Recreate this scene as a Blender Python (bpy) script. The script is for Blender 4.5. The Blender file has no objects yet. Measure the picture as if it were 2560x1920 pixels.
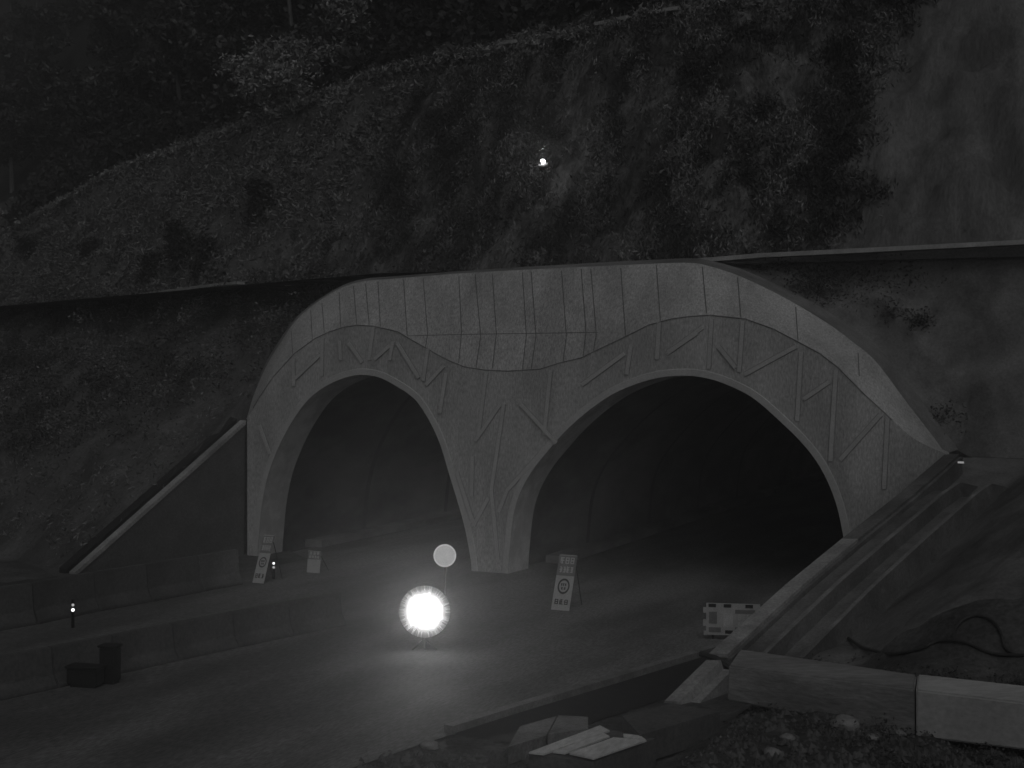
import bpy, bmesh, math, random
import numpy as np
from mathutils import Vector, Matrix, noise
from mathutils.bvhtree import BVHTree
random.seed(7); RNG = np.random.default_rng(7)
SC = bpy.context.scene
COL = SC.collection

# ------------------------------------------------------------------ camera
F_PX = 3422.1; YAW = 0.41783; PIT = 0.00708; ROL = 0.00781
CAM = Vector((17.412, -41.703, 6.658))
_F = Vector((-math.sin(YAW)*math.cos(PIT), math.cos(YAW)*math.cos(PIT), -math.sin(PIT)))
_R0 = Vector((math.cos(YAW), math.sin(YAW), 0)); _U0 = _R0.cross(_F)
_R = _R0*math.cos(ROL)+_U0*math.sin(ROL); _U = -_R0*math.sin(ROL)+_U0*math.cos(ROL)
cd = bpy.data.cameras.new("camera"); cam = bpy.data.objects.new("camera", cd); COL.objects.link(cam)
m = Matrix.Identity(4)
for i in range(3):
    m[i][0] = _R[i]; m[i][1] = _U[i]; m[i][2] = -_F[i]; m[i][3] = CAM[i]
cam.matrix_world = m
cd.sensor_width = 36; cd.lens = F_PX/2560*36; cd.clip_start = .1; cd.clip_end = 2000
SC.camera = cam

# ------------------------------------------------------------------ world, exposure
SKY_STRENGTH = 0.045
w = bpy.data.worlds.new("World"); SC.world = w; w.use_nodes = True
nt = w.node_tree; nt.nodes.clear()
sky = nt.nodes.new("ShaderNodeTexSky"); sky.sky_type = 'NISHITA'; sky.sun_disc = False
SUN_EL = math.radians(6); SUN_ROT = math.radians(148)
sky.sun_elevation = SUN_EL; sky.sun_rotation = SUN_ROT
bw = nt.nodes.new("ShaderNodeRGBToBW")          # the camera is a monochrome night camera
bg = nt.nodes.new("ShaderNodeBackground"); bg.inputs[1].default_value = SKY_STRENGTH
wo = nt.nodes.new("ShaderNodeOutputWorld")
nt.links.new(sky.outputs[0], bw.inputs[0]); nt.links.new(bw.outputs[0], bg.inputs[0]); nt.links.new(bg.outputs[0], wo.inputs[0])
SC.view_settings.view_transform = 'Standard'; SC.view_settings.look = 'None'
SC.view_settings.exposure = -1.26; SC.view_settings.gamma = 1; SC.view_settings.use_curve_mapping = False
SC.cycles.max_bounces = 5; SC.cycles.volume_bounces = 1
SC.cycles.use_denoising = True
sd = bpy.data.lights.new("sun", 'SUN'); sd.energy = 1.1; sd.angle = math.radians(60); sd.color = (1, 1, 1)
so = bpy.data.objects.new("sun", sd); COL.objects.link(so)
_sdir = Vector((math.sin(SUN_ROT)*math.cos(math.radians(50)), math.cos(SUN_ROT)*math.cos(math.radians(50)), math.sin(math.radians(50))))
so.rotation_euler = _sdir.to_track_quat('Z', 'Y').to_euler()

# ------------------------------------------------------------------ helpers
def ray(px, py):
    d = _F+_R*((px-1280)/F_PX)-_U*((py-960)/F_PX)
    return d.normalized()
def on_plane(px, py, n, p):
    d = ray(px, py); n = Vector(n)
    return CAM+d*((Vector(p)-CAM).dot(n)/d.dot(n))
def atY(px, py, y=0.): return on_plane(px, py, (0, 1, 0), (0, y, 0))
def atZ(px, py, z=0.): return on_plane(px, py, (0, 0, 1), (0, 0, z))

def material(name, base, var=.25, scale=2., rough=.9, bump=.0, fine=40., fine_var=.12, stretch=None, spec=.2, stain=0., stain_scale=.35):
    mt = bpy.data.materials.new(name); mt.use_nodes = True
    n = mt.node_tree; b = n.nodes["Principled BSDF"]; L = n.links
    tc = n.nodes.new("ShaderNodeTexCoord"); src = tc.outputs['Object']
    if stretch:
        mp = n.nodes.new("ShaderNodeMapping"); mp.inputs['Scale'].default_value = stretch
        L.new(src, mp.inputs[0]); src = mp.outputs[0]
    def nz(s, det=4, r=.6):
        t = n.nodes.new("ShaderNodeTexNoise"); t.inputs['Scale'].default_value = s
        t.inputs['Detail'].default_value = det; t.inputs['Roughness'].default_value = r
        L.new(src, t.inputs['Vector']); return t.outputs['Fac']
    def mr(f, lo, hi, a=.3, c=.7):
        t = n.nodes.new("ShaderNodeMapRange"); t.inputs[1].default_value = a; t.inputs[2].default_value = c
        t.inputs[3].default_value = lo; t.inputs[4].default_value = hi; L.new(f, t.inputs[0]); return t.outputs[0]
    def mul(a, c):
        t = n.nodes.new("ShaderNodeMath"); t.operation = 'MULTIPLY'; L.new(a, t.inputs[0])
        if isinstance(c, (int, float)): t.inputs[1].default_value = c
        else: L.new(c, t.inputs[1])
        return t.outputs[0]
    n1 = nz(scale); n2 = nz(fine, 3)
    v = mul(mul(mr(n1, 1-var, 1+var), mr(n2, 1-fine_var, 1+fine_var)), base)
    if stain: v = mul(v, mr(nz(stain_scale, 5, .65), 1-stain, 1, .42, .56))
    cb = n.nodes.new("ShaderNodeCombineColor")
    for i in range(3): L.new(v, cb.inputs[i])
    L.new(cb.outputs[0], b.inputs['Base Color'])
    b.inputs['Roughness'].default_value = rough; b.inputs['Specular IOR Level'].default_value = spec
    if bump:
        bp = n.nodes.new("ShaderNodeBump"); bp.inputs['Strength'].default_value = bump; bp.inputs['Distance'].default_value = .1
        L.new(nz(scale*3, 6), bp.inputs['Height']); L.new(bp.outputs[0], b.inputs['Normal'])
    return mt
def emission(name, strength):
    mt = bpy.data.materials.new(name); mt.use_nodes = True; n = mt.node_tree
    n.nodes.clear(); e = n.nodes.new("ShaderNodeEmission"); e.inputs[1].default_value = strength
    tc = n.nodes.new("ShaderNodeTexCoord"); t = n.nodes.new("ShaderNodeTexNoise"); t.inputs['Scale'].default_value = 6
    mr = n.nodes.new("ShaderNodeMapRange"); mr.inputs[3].default_value = .82; mr.inputs[4].default_value = 1.1
    n.links.new(tc.outputs['Object'], t.inputs['Vector']); n.links.new(t.outputs['Fac'], mr.inputs[0]); n.links.new(mr.outputs[0], e.inputs[0])
    o = n.nodes.new("ShaderNodeOutputMaterial"); n.links.new(e.outputs[0], o.inputs[0]); return mt

M = dict(
 concrete=material('concrete', .42, .12, .8, bump=.15, fine=20, fine_var=.34, stain=.2, stain_scale=.6, stretch=(1, 1, .35)),
 concrete_reveal=material('reveal_concrete', .6, .15, 1.2, bump=.1, stain=.2, stain_scale=.6),  # paler copy of the concrete, making up for little light in the reveals
 concrete_old=material('weathered_concrete', .19, .25, 1.5, bump=.3, fine=18, fine_var=.25, stain=.3),
 rib_edge=material('rib_edge', .22, .3, 5),
 joint=material('joint', .13, .3, 5),
 rib=material('rib_concrete', .43, .1, 1., fine=22, fine_var=.14),
 lining=material('lining', .28, .35, .5, stretch=(1, .4, 1), stain=.4),
 coping_dull=material('coping_dull', .29, .25, 1.5, fine=14, fine_var=.25, stain=.3),
 coping=material('coping', .33, .2, 1.5, fine=20, fine_var=.2),
 barrier=material('barrier_concrete', .09, .2, 1.2, bump=.3, fine=12, fine_var=.25, stain=.18),
 road=material('road', .13, .25, .35, fine=18, fine_var=.45, stain=.28, stretch=(1, .25, 1)),
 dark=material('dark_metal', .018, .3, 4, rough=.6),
 shot=material('shotcrete', .13, .3, .7, bump=.7, fine=9, fine_var=.3, stain=.3, stain_scale=.5, stretch=(1.6, 1, .22)),
 sprayed=material('sprayed', .18, .3, .7, bump=.5, fine=14, fine_var=.25, stain=.4, stain_scale=.3),
 bank=material('bank', .14, .35, .7, bump=.6, fine=14, fine_var=.25, stain=.35, stain_scale=.25),
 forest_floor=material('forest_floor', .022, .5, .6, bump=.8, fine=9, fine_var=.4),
 rock=material('rock_face', .12, .6, 1.2, bump=1.5, fine=7, fine_var=.5, stretch=(1.3, 1, .4), stain=.7, stain_scale=.5),
 grass=material('grass_slope', .10, .4, .6, bump=.8, fine=9, fine_var=.4, stain=.3),
 soil=material('soil', .075, .45, .8, bump=1., fine=10, fine_var=.4, stain=.4),
 leaf=material('leaf', .10, .75, .4, fine=5, fine_var=.4, rough=.7),
 leaf_pale=material('pale_leaf', .19, .4, .9, fine=5, fine_var=.35, rough=.7),
 leaf_bright=material('bright_leaf', .3, .35, .9, fine=5, fine_var=.35, rough=.7),
 leaf_dark=material('dark_leaf', .042, .5, .5, fine=5, fine_var=.4, rough=.7),
 rubble=material('rubble', .085, .4, 2),
 bark=material('bark', .11, .4, 3, stretch=(1, 1, .3)),
 board=material('board_face', .42, .1, 3, fine=30), board_dark=material('board_panel', .19, .2, 3, fine=30),
 glyph=material('glyph_pale', .5, .1, 4), glyph_dark=material('glyph_dark', .03, .1, 4),
 slab=material('pale_sheet', .52, .2, 2, stretch=(1, .3, 1), fine=12, fine_var=.2),
 beam=material('beam_concrete', .21, .3, 1.2, bump=.3, stretch=(.15, 1, 1.8), fine=14, fine_var=.25, stain=.25, stain_scale=.9),
 beam_pale=material('pale_beam', .38, .15, 1., bump=.15, fine=14, fine_var=.15, stretch=(.3, 1, 1)),
 stone=material('stone', .2, .4, 2, bump=.5), hose=material('hose', .035, .2, 5, rough=.5),
)
def link(name, me, mats, parent=None, label=None, cat=None, group=None, kind=None, smooth=False):
    if not isinstance(mats, (list, tuple)): mats = [mats]
    for k in mats: me.materials.append(M[k] if isinstance(k, str) else k)
    if smooth: me.polygons.foreach_set('use_smooth', [True]*len(me.polygons))
    o = bpy.data.objects.new(name, me); COL.objects.link(o)
    if parent: o.parent = parent
    return tag(o, label, cat, group, kind)
def tag(o, label=None, cat=None, group=None, kind=None):
    if label: o['label'] = label
    if cat: o['category'] = cat
    if group: o['group'] = group
    if kind: o['kind'] = kind
    return o
def empty(name, loc, label, cat, group=None, rz=0):
    o = bpy.data.objects.new(name, None); COL.objects.link(o); o.location = loc; o.rotation_euler = (0, 0, rz)
    o.empty_display_size = .2
    return tag(o, label, cat, group)
def mesh(name, V, F, mi=None):
    me = bpy.data.meshes.new(name); me.from_pydata([tuple(v) for v in V], [], F); me.update()
    if mi is not None: me.polygons.foreach_set('material_index', mi)
    return me
class MB:
    def __init__(s): s.V = []; s.F = []; s.mi = []
    def add(s, V, F, k=0):
        n = len(s.V); s.V += [Vector(v) for v in V]; s.F += [tuple(i+n for i in f) for f in F]; s.mi += [k]*len(F); return s
    def box(s, c, d, k=0, rot=None, bev=.0):
        x, y, z = [q/2 for q in d]
        V = [Vector((a*x, b*y, e*z)) for a in (-1, 1) for b in (-1, 1) for e in (-1, 1)]
        if rot is not None: V = [rot @ v for v in V]
        V = [v+Vector(c) for v in V]
        return s.add(V, [(0, 1, 3, 2), (4, 6, 7, 5), (0, 4, 5, 1), (2, 3, 7, 6), (0, 2, 6, 4), (1, 5, 7, 3)], k)
    def tube(s, P, r, n=8, k=0):
        P = [Vector(p) for p in P]; R = r if isinstance(r, (list, tuple)) else [r]*len(P)
        V = []; F = []
        for i, p in enumerate(P):
            t = (P[min(i+1, len(P)-1)]-P[max(i-1, 0)]).normalized()
            a = t.orthogonal().normalized() if i == 0 else (a-t*a.dot(t)).normalized()
            b = t.cross(a)
            V += [p+(a*math.cos(2*math.pi*j/n)+b*math.sin(2*math.pi*j/n))*R[i] for j in range(n)]
        for i in range(len(P)-1):
            for j in range(n): F.append((i*n+j, i*n+(j+1) % n, (i+1)*n+(j+1) % n, (i+1)*n+j))
        F.append(tuple(range(n))[::-1]); F.append(tuple((len(P)-1)*n+j for j in range(n)))
        return s.add(V, F, k)
    def sweep(s, P, prof, k=0, up=Vector((0, 0, 1)), close=True):
        """extrude a 2D profile (side, up) along polyline P; side = horizontal right of travel"""
        P = [Vector(p) for p in P]; V = []; F = []; n = len(prof)
        for i, p in enumerate(P):
            t = (P[min(i+1, len(P)-1)]-P[max(i-1, 0)]).normalized()
            sd = t.cross(up).normalized()
            V += [p+sd*a+up*b for a, b in prof]
        for i in range(len(P)-1):
            for j in range(n if close else n-1): F.append((i*n+j, i*n+(j+1) % n, (i+1)*n+(j+1) % n, (i+1)*n+j))
        if close: F.append(tuple(range(n))[::-1]); F.append(tuple((len(P)-1)*n+j for j in range(n)))
        return s.add(V, F, k)
    def build(s, name, mats, parent=None, bevel=0, **kw):
        me = mesh(name, s.V, s.F, s.mi)
        if bevel:
            bm = bmesh.new(); bm.from_mesh(me)
            bmesh.ops.bevel(bm, geom=bm.edges[:], offset=bevel, segments=2, affect='EDGES', clamp_overlap=True)
            bm.to_mesh(me); bm.free()
        return link(name, me, mats, parent, **kw)
def catmull(P, n=6):
    P = [Vector(p) for p in P]; o = []
    for i in range(len(P)-1):
        a, b, c, d = P[max(i-1, 0)], P[i], P[i+1], P[min(i+2, len(P)-1)]
        for k in range(n):
            t = k/n
            o.append(.5*((2*b)+(c-a)*t+(2*a-5*b+4*c-d)*t*t+(3*b-a-3*c+d)*t**3))
    return o+[P[-1]]
def resample(P, n):
    P = [Vector(p) for p in P]; L = [0]
    for a, b in zip(P, P[1:]): L.append(L[-1]+(b-a).length)
    out = []; j = 0
    for k in range(n):
        s = L[-1]*k/(n-1)
        while j < len(L)-2 and L[j+1] < s: j += 1
        t = (s-L[j])/max(L[j+1]-L[j], 1e-9); out.append(P[j].lerp(P[j+1], min(max(t, 0), 1)))
    return out
def fbm(x, y, z=0., s=1., o=4): return noise.fractal(Vector((x*s, y*s, z*s)), 1., 2.1, o)

# ------------------------------------------------------------------ terrain
def smin(a, b, k=.8):
    h = max(0, min(1, .5+.5*(b-a)/k)); return b*(1-h)+a*h-k*h*(1-h)
def y_toe(x): return -smin(-(-.47*x+3.87), -3.2, 1.5)          # foot of the upper slope (bench at its foot)
BP = [(-60, 430+200), (0, 530), (300, 430), (600, 330), (850, 230), (1000, 178), (1330, 118), (1600, 62), (1880, 15), (2200, -20), (2600, -60)]
def upper(x, y): return 10.4+(y-y_toe(x))*1.3
def hit_upper(px, py):
    d = ray(px, py); t = 20.
    while t < 160:
        p = CAM+d*t
        if p.z < upper(p.x, p.y): return p
        t += .05
    return p
BL = [hit_upper(*q) for q in BP]; BL.sort(key=lambda p: p.x)     # outer edge of the upper bench
def z_bench(x):
    if x <= BL[0].x: return BL[0].z
    for a, b in zip(BL, BL[1:]):
        if x <= b.x: return a.z+(b.z-a.z)*(x-a.x)/(b.x-a.x)
    return BL[-1].z
def hill(x, y):
    zb = z_bench(x); z = upper(x, y); yb = y_toe(x)+(zb-10.4)/1.3
    if y < y_toe(x): return 10.35
    if y > yb: z = zb+max(0, (y-yb-1.8))*1.05
    amp = 1. if y < yb else .6
    edge = min(1, (y-y_toe(x))/1.5)*min(1, abs(y-yb)/1.2+.12)
    return z+edge*amp*(1.1*fbm(x, y, z*.35, .28, 5)+.35*fbm(x, y, z*.5, 1.1, 3))
def grid(xs, ys, f, name):
    V = [(x, y, f(x, y)) for y in ys for x in xs]; nx = len(xs)
    F = [(j*nx+i, j*nx+i+1, (j+1)*nx+i+1, (j+1)*nx+i) for j in range(len(ys)-1) for i in range(nx-1)]
    return mesh(name, V, F)
# slope in strips that follow the toe, so rows are fine on the steep face
xs = np.concatenate([np.arange(-170, -60, 2.5), np.arange(-60, 45.1, .3)]); rows = np.concatenate([[-5, 0], np.arange(.12, 12, .16), np.arange(12, 26, .35), np.arange(26, 120, 2)])
V = []; nx = len(xs)
for r in rows:
    for x in xs:
        y = y_toe(x)+r
        if r < 0 and x > -13: y = max(y, min(2.4-r*.02, y_toe(x)-.01))
        V.append((x, y, hill(x, y)))
F = [(j*nx+i, j*nx+i+1, (j+1)*nx+i+1, (j+1)*nx+i) for j in range(len(rows)-1) for i in range(nx-1)]
mi = []
for j in range(len(rows)-1):
    for i in range(nx-1):
        x, y, z = V[j*nx+i]; zb = z_bench(x)
        wob = 1.2*fbm(x, y, 3, .25)
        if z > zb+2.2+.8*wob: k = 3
        elif z > zb-.15: k = 1
        elif x < -17+(z-10)*.25+2.5*fbm(x, z, 0, .3): k = 1       # grassy slope on the left
        elif x > 8.2+(z-10)*.22+1.3*fbm(0, z, 5, .5): k = 2       # bare sprayed rock on the right
        else: k = 0
        mi.append(k)
hm = mesh('hill', V, F, mi)
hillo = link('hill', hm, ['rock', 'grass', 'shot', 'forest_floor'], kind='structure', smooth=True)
HV = [Vector(v) for v in V]
hill_bvh = BVHTree.FromPolygons(HV, F)
def on_hill(px, py):
    h = hill_bvh.ray_cast(CAM, ray(px, py)); return h[0]

# ground: one sheet under everything, to far beyond
def wallL(y): return -11.75+.338*y           # left wing wall, seen from above (y<0)
def wallR(y): return 12.85+.263*y            # right wing wall
def planeL(x, y): return 10.2+((x*.425+y*.905)-1.5)*.76
def ground_z(x, y):
    z = 0.
    if x > wallR(min(y, 0))-.02 and y < 1.6 and y > -60:
        A = 3.9+.72*max(0, x-wallR(y)-1.95)+.297*y
        B = 1.+.62*(y+16.3)
        z = smin(A, B, .9)
        n = .22*fbm(x, y, 0, .5, 4)+.08*fbm(x, y, 3, 2, 3)
        rp = max(0., min(1., (x-10.2)/1.8)); fl = .85*rp*rp*(3-2*rp)+(.1*fbm(x, y, 7, .6, 4)+.09*fbm(x, y, 1, 2.2, 3))*rp
        tt = max(0, min(1, (y+17.2)/1.5)); z = fl*(1-tt)+max(z, fl)*tt
        z += n*min(1, max(0, x-wallR(y)-2.2)*.6)*(.3+.7*tt)
        z = max(z, 0.)
    elif x < wallL(min(y, 0))-.36 and y > -60:
        z = min(10.2, max(0, planeL(x, y)))
        z += min(1, z*.7)*min(1, max(0, wallL(min(y, 0))-x-.6)*.7)*(.55*fbm(x, y, 0, .3, 5)+.12*fbm(x, y, 4, 1.3, 3))
    return z
gx = np.unique(np.concatenate([np.arange(-300, -60, 20), np.arange(-60, -16, .6), np.arange(-16, -11, .3), np.arange(-11, 7, 1.), np.arange(7, 22, .22), np.arange(22, 40, 1.), np.arange(40, 301, 20)]))
gy = np.unique(np.concatenate([np.arange(-300, -60, 20), np.arange(-60, -26, 2.), np.arange(-26, 1.4, .22), np.array([1.4, 1.6])]))
gm = grid(gx, gy, lambda x, y: ground_z(x, y)-.02, 'ground')
gmi = []
nxg = len(gx)
for j in range(len(gy)-1):
    for i in range(nxg-1):
        x, y = gx[i], gy[j]
        gmi.append(0 if x < wallL(y) and y > -16 else (1 if x > wallR(y) and y > -13.9 else 2))
gm.polygons.foreach_set('material_index', gmi)
link('ground', gm, ['grass', 'bank', 'soil'], kind='structure', smooth=True)
# left slope behind the portal, up to the bench (continues ground, y>1.6)
lx = np.arange(-75, -11.4, .5)
V = []; ly = np.arange(1.6, 44, .5)
for y in ly:
    for x in lx:
        yy = min(y, y_toe(x)+.3); z = ground_z(x, yy)-.02
        V.append((x, yy, z))
F = [(j*len(lx)+i, j*len(lx)+i+1, (j+1)*len(lx)+i+1, (j+1)*len(lx)+i) for j in range(len(ly)-1) for i in range(len(lx)-1)]
link('lower_hillside', mesh('lower_hillside', V, F), 'grass', kind='structure', smooth=True)
lower_bvh = BVHTree.FromPolygons([Vector(v) for v in V], F)
ground_bvh = BVHTree.FromPolygons([v.co.copy() for v in gm.vertices], [tuple(p.vertices) for p in gm.polygons])
def on_ground(px, py):
    a = ground_bvh.ray_cast(CAM, ray(px, py)); return a[0]

# road sheets
def strip(name, Pl, Pr, z, mat):
    V = [(p[0], p[1], z) for p in Pl]+[(p[0], p[1], z) for p in Pr]; n = len(Pl)
    return link(name, mesh(name, V, [(i, i+1, n+i+1, n+i) for i in range(n-1)]), mat, kind='structure')
strip('road', [(-14, -60), (-10.6, -20), (-9.2, -6), (-9.0, 0), (-10.6, 1.4), (-10.6, 70)], [(-2, -60), (6.0, -20), (8.4, -9.6), (9.9, -2), (9.9, 1.4), (9.9, 70)], .004, 'road')

# ------------------------------------------------------------------ portal
portal = empty('tunnel_portal', (0, 0, 0), 'pale concrete tunnel front with two arched openings and a broad sloping brow', 'tunnel portal')
LF = [(640, 1440), (643, 1400), (648, 1340), (656, 1260), (672, 1185), (700, 1112), (735, 1048), (771, 1000), (813, 967), (858, 946), (903, 937), (950, 944), (998, 969), (1026, 988), (1048, 1010), (1077, 1057), (1102, 1113), (1124, 1186), (1146, 1258), (1164, 1325), (1177, 1395), (1181, 1440)]
RF = [(1270, 1445), (1274, 1385), (1284, 1290), (1303, 1227), (1334, 1173), (1370, 1128), (1420, 1072), (1482, 1019), (1547, 978), (1630, 948), (1706, 939), (1770, 946), (1833, 968), (1890, 1000), (1958, 1060), (2006, 1108), (2042, 1154), (2069, 1203), (2089, 1254), (2102, 1305), (2110, 1355), (2113, 1420), (2113, 1470)]
def bore(P):
    q = [atY(a, b) for a, b in P]; q = [Vector((v.x, 0, v.z)) for v in catmull(q, 5)]
    q = [v for v in q if v.z > 0]
    q[0] = Vector((q[0].x, 0, -.1)); q[-1] = Vector((q[-1].x, 0, -.1)); return q
bL, bR = bore(LF), bore(RF)
CREASE = [(618, 1047), (633, 1020), (647, 996), (682, 944), (736, 884), (785, 848), (820, 831), (858, 818), (895, 813), (932, 815), (994, 829), (1040, 856), (1089, 884), (1119, 900), (1160, 917), (1210, 925), (1268, 928), (1350, 923), (1404, 906), (1453, 895), (1485, 879), (1561, 843), (1621, 813), (1680, 797), (1725, 791), (1775, 788), (1862, 797), (1935, 823), (1996, 855), (2050, 884), (2094, 918), (2160, 985), (2230, 1050), (2290, 1100), (2363, 1134)]
TOPC = [(618, 1047), (628, 1006), (641, 971), (668, 911), (696, 865), (734, 808), (777, 767), (820, 738), (866, 714), (918, 702), (994, 696), (1160, 683), (1400, 670), (1640, 659), (1725, 657), (1768, 664), (1841, 687), (1920, 723), (1993, 762), (2076, 813), (2132, 855), (2188, 902), (2267, 1006), (2336, 1096), (2363, 1134)]
OUTC = [(615, 1047), (625, 1004), (637, 968), (664, 908), (692, 861), (731, 804), (775, 763), (818, 734), (866, 709), (918, 696), (994, 690), (1160, 677), (1400, 662), (1640, 649), (1735, 646), (1790, 655), (1855, 674), (1971, 724), (2043, 763), (2116, 811), (2188, 867), (2239, 922), (2311, 1012), (2365, 1084), (2396, 1124)]
YT, YO = 1.15, 2.3
cre = catmull([atY(*q) for q in CREASE], 4); top = catmull([atY(a, b, YT) for a, b in TOPC], 4); out = catmull([atY(a, b, YO) for a, b in OUTC], 4)
# match the two edges by x so the joints run upright
N = 150
def by_x(P, n, x0, x1):
    res = []
    for k in range(n):
        x = x0+(x1-x0)*k/(n-1)
        for a, b in zip(P, P[1:]):
            if a.x <= x <= b.x and b.x > a.x: res.append(a.lerp(b, (x-a.x)/(b.x-a.x))); break
        else: res.append(P[0].copy() if x < P[0].x else P[-1].copy())
    return res
crs = resample(cre, N); tps = resample(top, N); ous = resample(out, N)
# face: flat slab with the two arches cut out (filled 2D curve)
def slab(name, loops, y0, y1, mats, parent):
    cu = bpy.data.curves.new(name, 'CURVE'); cu.dimensions = '2D'; cu.fill_mode = 'BOTH'; cu.extrude = abs(y1-y0)/2
    for lp in loops:
        sp = cu.splines.new('POLY'); sp.points.add(len(lp)-1); sp.use_cyclic_u = True
        for i, v in enumerate(lp): sp.points[i].co = (v.x, v.z, 0, 1)
    o = bpy.data.objects.new('tmp', cu); COL.objects.link(o)
    dg = bpy.context.evaluated_depsgraph_get(); me = bpy.data.meshes.new_from_object(o.evaluated_get(dg))
    bpy.data.objects.remove(o); yc = (y0+y1)/2
    for v in me.vertices:
        x, z, d = v.co; v.co = (x, yc+d, z)
    me.materials.clear(); me.name = name
    return link(name, me, mats, parent)
base_l = atY(619, 1300); base_r = 13.1
outer = [Vector((base_l.x, 0, -.1)), Vector((base_l.x, 0, 3.2))]+[v for v in cre]+[Vector((base_r+.2, 0, 3)), Vector((base_r+.2, 0, -.1)), Vector((bR[-1].x, 0, -.1))]
outline = [Vector((base_l.x, 0, -.1))]+[Vector((cre[0].x, 0, cre[0].z-.3))]+cre+[Vector((base_r+.15, 0, 2.5)), Vector((base_r+.15, 0, -.1))]+bR[::-1]+bL[::-1]
# single outline: the arches are open at the bottom
face = slab('front_wall', [outline], 0, .9, 'concrete', portal)
# brow: curved skin from crease to top edge, with mid facet line
mbr = MB(); rowsN = 7; VV = []
for k in range(rowsN):
    t = k/(rowsN-1)
    for a, b in zip(crs, tps):
        p = a.lerp(b, t); p = Vector((p.x, YT*(t**1.15)-.05*math.sin(math.pi*t)*0, p.z)); VV.append(p)
mbr.add(VV, [(k*N+i, k*N+i+1, (k+1)*N+i+1, (k+1)*N+i) for k in range(rowsN-1) for i in range(N-1)])
brow = mbr.build('brow', 'concrete', portal)
brow_bvh = BVHTree.FromPolygons(mbr.V, mbr.F)
# back edge of the shell
me_ = MB(); me_.add(tps+ous+[v+Vector((0, 1.5, 0)) for v in ous], [(i, i+1, N+i+1, N+i) for i in range(N-1)]+[(N+i, N+i+1, 2*N+i+1, 2*N+i) for i in range(N-1)])
me_.build('shell_edge', 'concrete_old', portal)
# reveals and linings
DR = 1.42; SK = .08
for nm, b in (('left', bL), ('right', bR)):
    q = MB(); n = len(b); D = Vector((SK*DR, DR, 0))
    q.add([v+Vector((0, .01, 0)) for v in b]+[v+D for v in b], [(i, i+1, n+i+1, n+i) for i in range(n-1)])
    r_ = q.build('arch_reveal', 'concrete_reveal', portal, smooth=True)
    q = MB(); VR = []
    for i, v in enumerate(b):
        t = (b[min(i+1, n-1)]-b[max(i-1, 0)]).normalized(); nn = Vector((-t.z, 0, t.x)); nn.normalize()
        VR += [v+Vector((0, .0, 0)), v+Vector((0, -.03, 0)), v+nn*.2+Vector((0, -.03, 0)), v+nn*.22+Vector((0, .0, 0))]
    q.add(VR, [(i*4+j, i*4+j+1, (i+1)*4+j+1, (i+1)*4+j) for i in range(n-1) for j in range(3)])
    q.build('arch_rim', 'rib', portal)
    # lining, a little wider than the reveal
    c = sum((v for v in b), Vector())/n
    q = MB(); W = []
    ys = [DR, DR+.02, 6, 12, 18, 26, 40, 70]
    for k, y in enumerate(ys):
        s = 1.0 if k == 0 else 1.045
        for v in b: W.append(Vector((c.x+(v.x-c.x)*s+SK*DR, y, max(-.1, c.z+(v.z-c.z)*s if v.z > 0 else -.1))))
    q.add(W, [(k*n+i, k*n+i+1, (k+1)*n+i+1, (k+1)*n+i) for k in range(len(ys)-1) for i in range(n-1)])
    # construction joints, proud rings
    for y in (7.5, 15, 22.5, 30):
        ring = [Vector((c.x+(v.x-c.x)*1.035+SK*DR, y, max(-.1, c.z+(v.z-c.z)*1.035 if v.z > 0 else -.1))) for v in b]
        q.add(ring+[v+Vector((0, .35, 0)) for v in ring], [(i, i+1, n+i+1, n+i) for i in range(n-1)], 1)
    tl = q.build('tunnel_lining', ['lining', 'joint'], portal, smooth=True)
    wk = MB()
    xl, xr = b[0].x+SK*DR, b[-1].x+SK*DR
    for x0_, d_ in ((xl, 1), (xr, -1)):
        k_ = MB(); k_.box((x0_+d_*.35, 36, .12), (.75, 66, .3)); k_.build('walkway', 'lining', tl, bevel=.02)
        k_ = MB(); k_.box((x0_+d_*.03, 36, 2.6), (.1, 66, .12)); k_.build('cable_tray', 'joint', tl)
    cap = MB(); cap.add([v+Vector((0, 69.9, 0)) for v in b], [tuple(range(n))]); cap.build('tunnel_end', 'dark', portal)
# joints and raised ribs on the front
def lay(P, off=.006, flat=False):
    o = []
    for a, b in P:
        d = ray(a, b); h = (None,) if flat else brow_bvh.ray_cast(CAM, d); p0 = atY(a, b)
        if h[0] is not None: n = h[1]; n = n if n.y < 0 else -n; o.append((h[0]+n*off, n))
        else: o.append((p0+Vector((0, -off, 0)), Vector((0, -1, 0))))
    return o
def subdiv(P, n=6):
    o = []
    for (a, b), (c, d) in zip(P, P[1:]): o += [(a+(c-a)*k/n, b+(d-b)*k/n) for k in range(n)]
    return o+[P[-1]]
def ribbon(mb, P, wd, off, k, th=0, flat=False):
    L = lay(subdiv(P), off+th, flat); n = len(L); V = []
    for i, (p, nn) in enumerate(L):
        t = (L[min(i+1, n-1)][0]-L[max(i-1, 0)][0]).normalized(); s = t.cross(nn).normalized()*(wd/2)
        if th: V += [p-s-nn*(th+.02), p-s, p+s, p+s-nn*(th+.02)]
        else: V += [p-s, p+s]
    c = 4 if th else 2
    F = [(i*c+j, i*c+j+1, (i+1)*c+j+1, (i+1)*c+j) for i in range(n-1) for j in range(c-1)]
    if th: F += [(0, 1, 2, 3), ((n-1)*4+3, (n-1)*4+2, (n-1)*4+1, (n-1)*4)]
    mb.add(V, F, k)
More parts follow.
